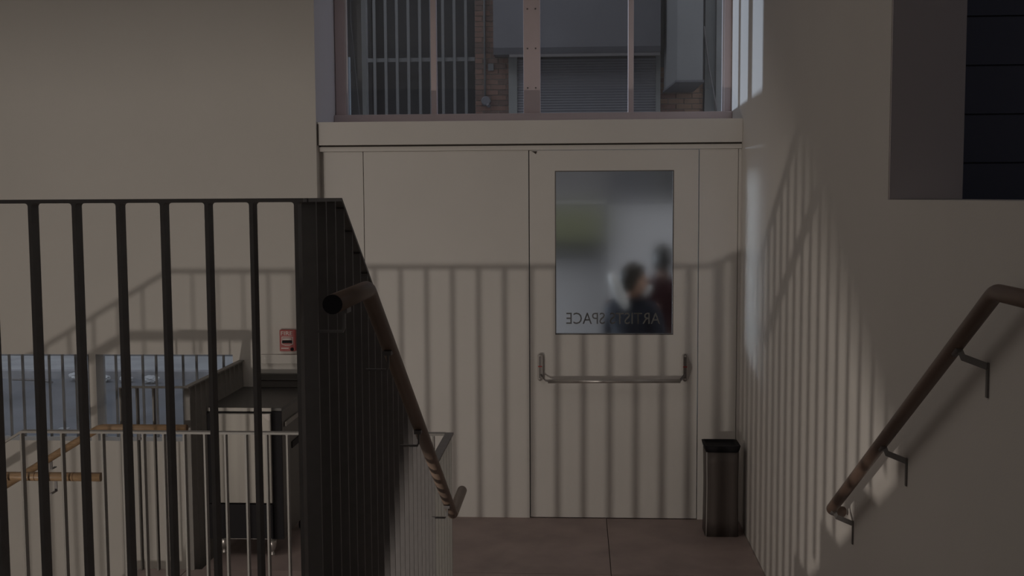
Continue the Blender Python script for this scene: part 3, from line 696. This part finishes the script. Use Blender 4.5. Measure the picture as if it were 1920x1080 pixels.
# ------------------------------------------------------------------ two people outside the door
def skin(verts, edges, rad, root=0, sub=1):
    me = bpy.data.meshes.new('sk'); me.from_pydata(verts, edges, [])
    o = bpy.data.objects.new('sk', me); COL.objects.link(o)
    md = o.modifiers.new('s', 'SKIN'); md.use_smooth_shade = True
    for i, d in enumerate(me.skin_vertices[0].data):
        r = rad[i]; d.radius = r if isinstance(r, tuple) else (r, r); d.use_root = (i == root)
    if sub: sm = o.modifiers.new('u', 'SUBSURF'); sm.levels = sub; sm.render_levels = sub
    bpy.context.view_layer.update()
    dg = bpy.context.evaluated_depsgraph_get(); ev = o.evaluated_get(dg); m2 = ev.to_mesh()
    vs = [tuple(v.co) for v in m2.vertices]; fs = [tuple(p.vertices) for p in m2.polygons]
    ev.to_mesh_clear(); bpy.data.objects.remove(o); bpy.data.meshes.remove(me)
    return vs, fs

def person(loc, heading, h, label, jacket, hair, arms, head_turn=0.0, mask=False, curly=False):
    t = thing('person', label, 'person', loc)
    k = h / 1.7
    Rm = Matrix.Rotation(heading, 3, 'Z')
    def put(name, vs, fs, m, parent=None, smooth=True):
        me = bpy.data.meshes.new(name); me.from_pydata([tuple(Rm @ (Vector(v) * k)) for v in vs], [], fs)
        me.polygons.foreach_set('use_smooth', [smooth] * len(fs)); me.materials.append(m); me.update()
        o = bpy.data.objects.new(name, me); COL.objects.link(o); o.parent = parent or t
        return o
    # body faces +Y in its own frame; joints in metres for a 1.70 m figure
    V = [(0, 0, 0.94), (0, 0.01, 1.15), (0, 0, 1.34), (0, -0.01, 1.44), (0, 0.01, 1.50)]
    Rr = [(0.13, 0.10), (0.125, 0.095), (0.14, 0.10), (0.07, 0.06), (0.05, 0.05)]
    Ed = [(0, 1), (1, 2), (2, 3), (3, 4)]
    def chain(start, pts, rs):
        p = start
        for q, r in zip(pts, rs):
            V.append(q); Rr.append(r); Ed.append((p, len(V) - 1)); p = len(V) - 1
        return p
    for s in (-1, 1):
        chain(0, [(s * 0.09, 0, 0.86), (s * 0.10, 0.012, 0.48), (s * 0.105, -0.015, 0.10), (s * 0.11, 0.03, 0.04), (s * 0.115, 0.14, 0.035)], [0.085, 0.055, 0.04, 0.042, 0.035])
    hands = {}
    for s in (-1, 1):
        el, wr, dr_ = arms[s]
        dv = Vector(dr_).normalized()
        hd = tuple(Vector(wr) + dv * 0.06)
        chain(2, [(s * 0.17, -0.01, 1.385), el, wr, hd], [0.058, 0.042, 0.028, (0.035, 0.02)])
        hands[s] = (Vector(wr), Vector(hd), dv)
    vs, fs = skin(V, Ed, Rr)
    vs = [Vector(v) for v in vs]
    # five fingers per hand, rooted in the palm
    for s in (-1, 1):
        wr, hd, dv = hands[s]
        side = dv.cross(Vector((0, 1, 0.2)));
        if side.length < 0.2: side = dv.cross(Vector((1, 0, 0)))
        side.normalize(); curl = side.cross(dv).normalized() * -1
        for fi, (off, ln) in enumerate(((-0.028, 0.055), (-0.010, 0.072), (0.009, 0.078), (0.027, 0.068), (0.045, 0.05))):
            if fi == 4: path = [wr + dv * 0.02 + side * 0.012, wr + dv * 0.045 + side * 0.045, wr + dv * 0.08 + side * 0.055 + curl * 0.015]
            else: path = [hd - dv * 0.01 + side * off * 0.8, hd + dv * ln * 0.55 + side * off, hd + dv * ln * 0.9 + side * off + curl * ln * 0.35]
            mb = MB().tube(path, [0.009, 0.008, 0.0065], 6)
            n = len(vs); vs += [Vector(v) for v in mb.v]; fs += [tuple(n + i for i in f) for f in mb.f]
    # head with brow, nose and chin
    bm = bmesh.new(); bmesh.ops.create_uvsphere(bm, u_segments=24, v_segments=18, radius=1.0)
    Ht = Matrix.Rotation(head_turn, 3, 'Z')
    n = len(vs); hv = []
    for v in bm.verts:
        x, y, z = v.co
        wx = 0.074 * (1 - 0.22 * max(0, -z)); px = x * wx; py = y * 0.094; pz = z * 0.115
        if y > 0:
            nose = math.exp(-((x / 0.16) ** 2 + ((z + 0.12) / 0.22) ** 2)); py += 0.022 * nose
            py -= 0.008 * math.exp(-(((abs(x) - 0.38) / 0.15) ** 2 + ((z - 0.08) / 0.12) ** 2))
            py += 0.008 * math.exp(-((x / 0.3) ** 2 + ((z + 0.78) / 0.2) ** 2))
            py += 0.004 * math.exp(-((x / 0.25) ** 2 + ((z + 0.45) / 0.06) ** 2))
        hv.append(Ht @ Vector((px, py + 0.02, pz)) + Vector((0, 0, 1.585)))
    vs += hv; fs += [tuple(n + v.index for v in f.verts) for f in bm.faces]; bm.free()
    for s in (-1, 1):
        mb = MB().lathe([(0.018, -0.004), (0.026, 0.0), (0.02, 0.008)], (0, 0, 0), 'x', 10)
        n = len(vs); vs += [Ht @ (Vector((v[0] * s + s * 0.072, v[1] + 0.01, v[2] * 1.2 - 0.01))) + Vector((0, 0, 1.585)) for v in mb.v]; fs += [tuple(n + i for i in f) for f in mb.f]
    put('body', vs, fs, M['skin'])
    for s in (-1, 1):
        mb = MB().lathe([(0.004, -0.009), (0.012, 0), (0.004, 0.009)], (0, 0, 0), 'y', 10)
        put('eye', [Ht @ Vector((v[0] + s * 0.030, v[1] + 0.101, v[2] + 0.008)) + Vector((0, 0, 1.585)) for v in mb.v], mb.f, M['hair'])
    mb = MB().strip([(-0.024, 0.108, -0.055), (0, 0.114, -0.055), (0.024, 0.108, -0.055)], (0, 0, 1), 0.012, 0.006)
    put('mouth', [Ht @ Vector(v) + Vector((0, 0, 1.585)) for v in mb.v], mb.f, M['red'])
    # hair cap
    bm = bmesh.new(); bmesh.ops.create_icosphere(bm, subdivisions=4, radius=1.0)
    keep = [v for v in bm.verts if v.co.y * 0.9 - v.co.z * 0.75 > 0.12 and v.co.z < 0.62]
    bmesh.ops.delete(bm, geom=keep, context='VERTS')
    low = [v for v in bm.verts if v.co.z < -0.65]; bmesh.ops.delete(bm, geom=low, context='VERTS')
    vv = []
    for v in bm.verts:
        q = random.uniform(0.0, 0.22 if curly else 0.04); sc = 1.13 + q
        vv.append(Ht @ Vector((v.co.x * 0.076 * sc, v.co.y * 0.096 * sc + 0.014, v.co.z * 0.114 * sc + 0.004)) + Vector((0, 0, 1.59)))
    bm.verts.index_update()
    put('hair', vv, [tuple(v.index for v in f.verts) for f in bm.faces], hair); bm.free()
    if mask:
        bm = bmesh.new(); bmesh.ops.create_uvsphere(bm, u_segments=24, v_segments=18, radius=1.0)
        dl = [v for v in bm.verts if not (v.co.y > 0.25 and -0.85 < v.co.z < -0.02)]; bmesh.ops.delete(bm, geom=dl, context='VERTS')
        bm.verts.index_update()
        put('face_mask', [Ht @ Vector((v.co.x * 0.092, v.co.y * 0.138 + 0.022, v.co.z * 0.14 - 0.008)) + Vector((0, 0, 1.585)) for v in bm.verts], [tuple(v.index for v in f.verts) for f in bm.faces], M['white'])
        bm.free()
    # clothes: jacket, trousers, shoes
    V2 = [(0, 0, 0.90), (0, 0.01, 1.14), (0, 0, 1.34), (0, -0.012, 1.445)]; R2 = [(0.175, 0.135), (0.165, 0.13), (0.17, 0.13), (0.085, 0.08)]; E2 = [(0, 1), (1, 2), (2, 3)]
    for s in (-1, 1):
        el, wr, _ = arms[s]; p = 2
        w2 = Vector(el) + (Vector(wr) - Vector(el)) * 0.86
        for q, r in (((s * 0.175, -0.01, 1.385), 0.078), (el, 0.062), (tuple(w2), 0.046)):
            V2.append(q); R2.append(r); E2.append((p, len(V2) - 1)); p = len(V2) - 1
    vs, fs = skin(V2, E2, R2); put('jacket', vs, fs, jacket)
    mb = MB().tube([(0.07 * math.cos(a), 0.065 * math.sin(a) - 0.005, 1.46 + 0.012 * math.sin(a)) for a in [2 * PI * i / 16 for i in range(17)]], 0.02, 8)
    put('collar', mb.v, mb.f, jacket)
    V3 = [(0, 0, 0.95)]; R3 = [(0.145, 0.115)]; E3 = []
    for s in (-1, 1):
        p = 0
        for q, r in (((s * 0.09, 0, 0.84), 0.10), ((s * 0.10, 0.012, 0.48), 0.07), ((s * 0.105, -0.015, 0.09), 0.06)):
            V3.append(q); R3.append(r); E3.append((p, len(V3) - 1)); p = len(V3) - 1
    vs, fs = skin(V3, E3, R3); put('trousers', vs, fs, M['jeans'])
    for s in (-1, 1):
        mb = loft([[(s * 0.112 + 0.048 * math.cos(2 * PI * i / 14), 0.045 + 0.135 * math.sin(2 * PI * i / 14), z) for i in range(14)] for z in (0.0, 0.03)] +
                  [[(s * 0.112 + 0.042 * math.cos(2 * PI * i / 14), 0.02 + 0.095 * math.sin(2 * PI * i / 14), 0.085) for i in range(14)]])
        put('shoe', mb.v, mb.f, M['black'])
    return t
# heading 0 looks along +Y (away from the door); -90 deg looks along +X
pA = person((0.40, 8.45, -0.02), math.radians(-35), 1.60, 'person with dark curly hair and white face mask in navy jacket outside the door', M['navy'], M['hair2'],
            {-1: ((-0.27, 0.05, 1.14), (-0.24, 0.28, 1.20), (0.2, 0.8, 0.5)), 1: ((0.27, 0.0, 1.12), (0.26, 0.12, 0.90), (0, 0.3, -1))}, head_turn=math.radians(-38), mask=True, curly=True)
pB = person((0.67, 9.15, -0.02), math.radians(-15), 1.72, 'person with dark hair in maroon jacket, back turned, at right of door glass', M['maroon'], M['hair'],
            {-1: ((-0.27, 0.02, 1.12), (-0.25, 0.14, 0.90), (0, 0.3, -1)), 1: ((0.27, 0.02, 1.12), (0.22, 0.22, 1.02), (0, 1, 0.1))}, head_turn=math.radians(10))
mb = MB().tube([(0.236, 8.40, 1.535), (0.255, 8.38, 1.50), (0.285, 8.36, 1.43), (0.315, 8.36, 1.36), (0.35, 8.38, 1.30), (0.365, 8.39, 1.275)], [0.018, 0.034, 0.040, 0.038, 0.030, 0.014], 12)
obj('scarf', mb, M['white'], pA)['label'] = 'white scarf end'
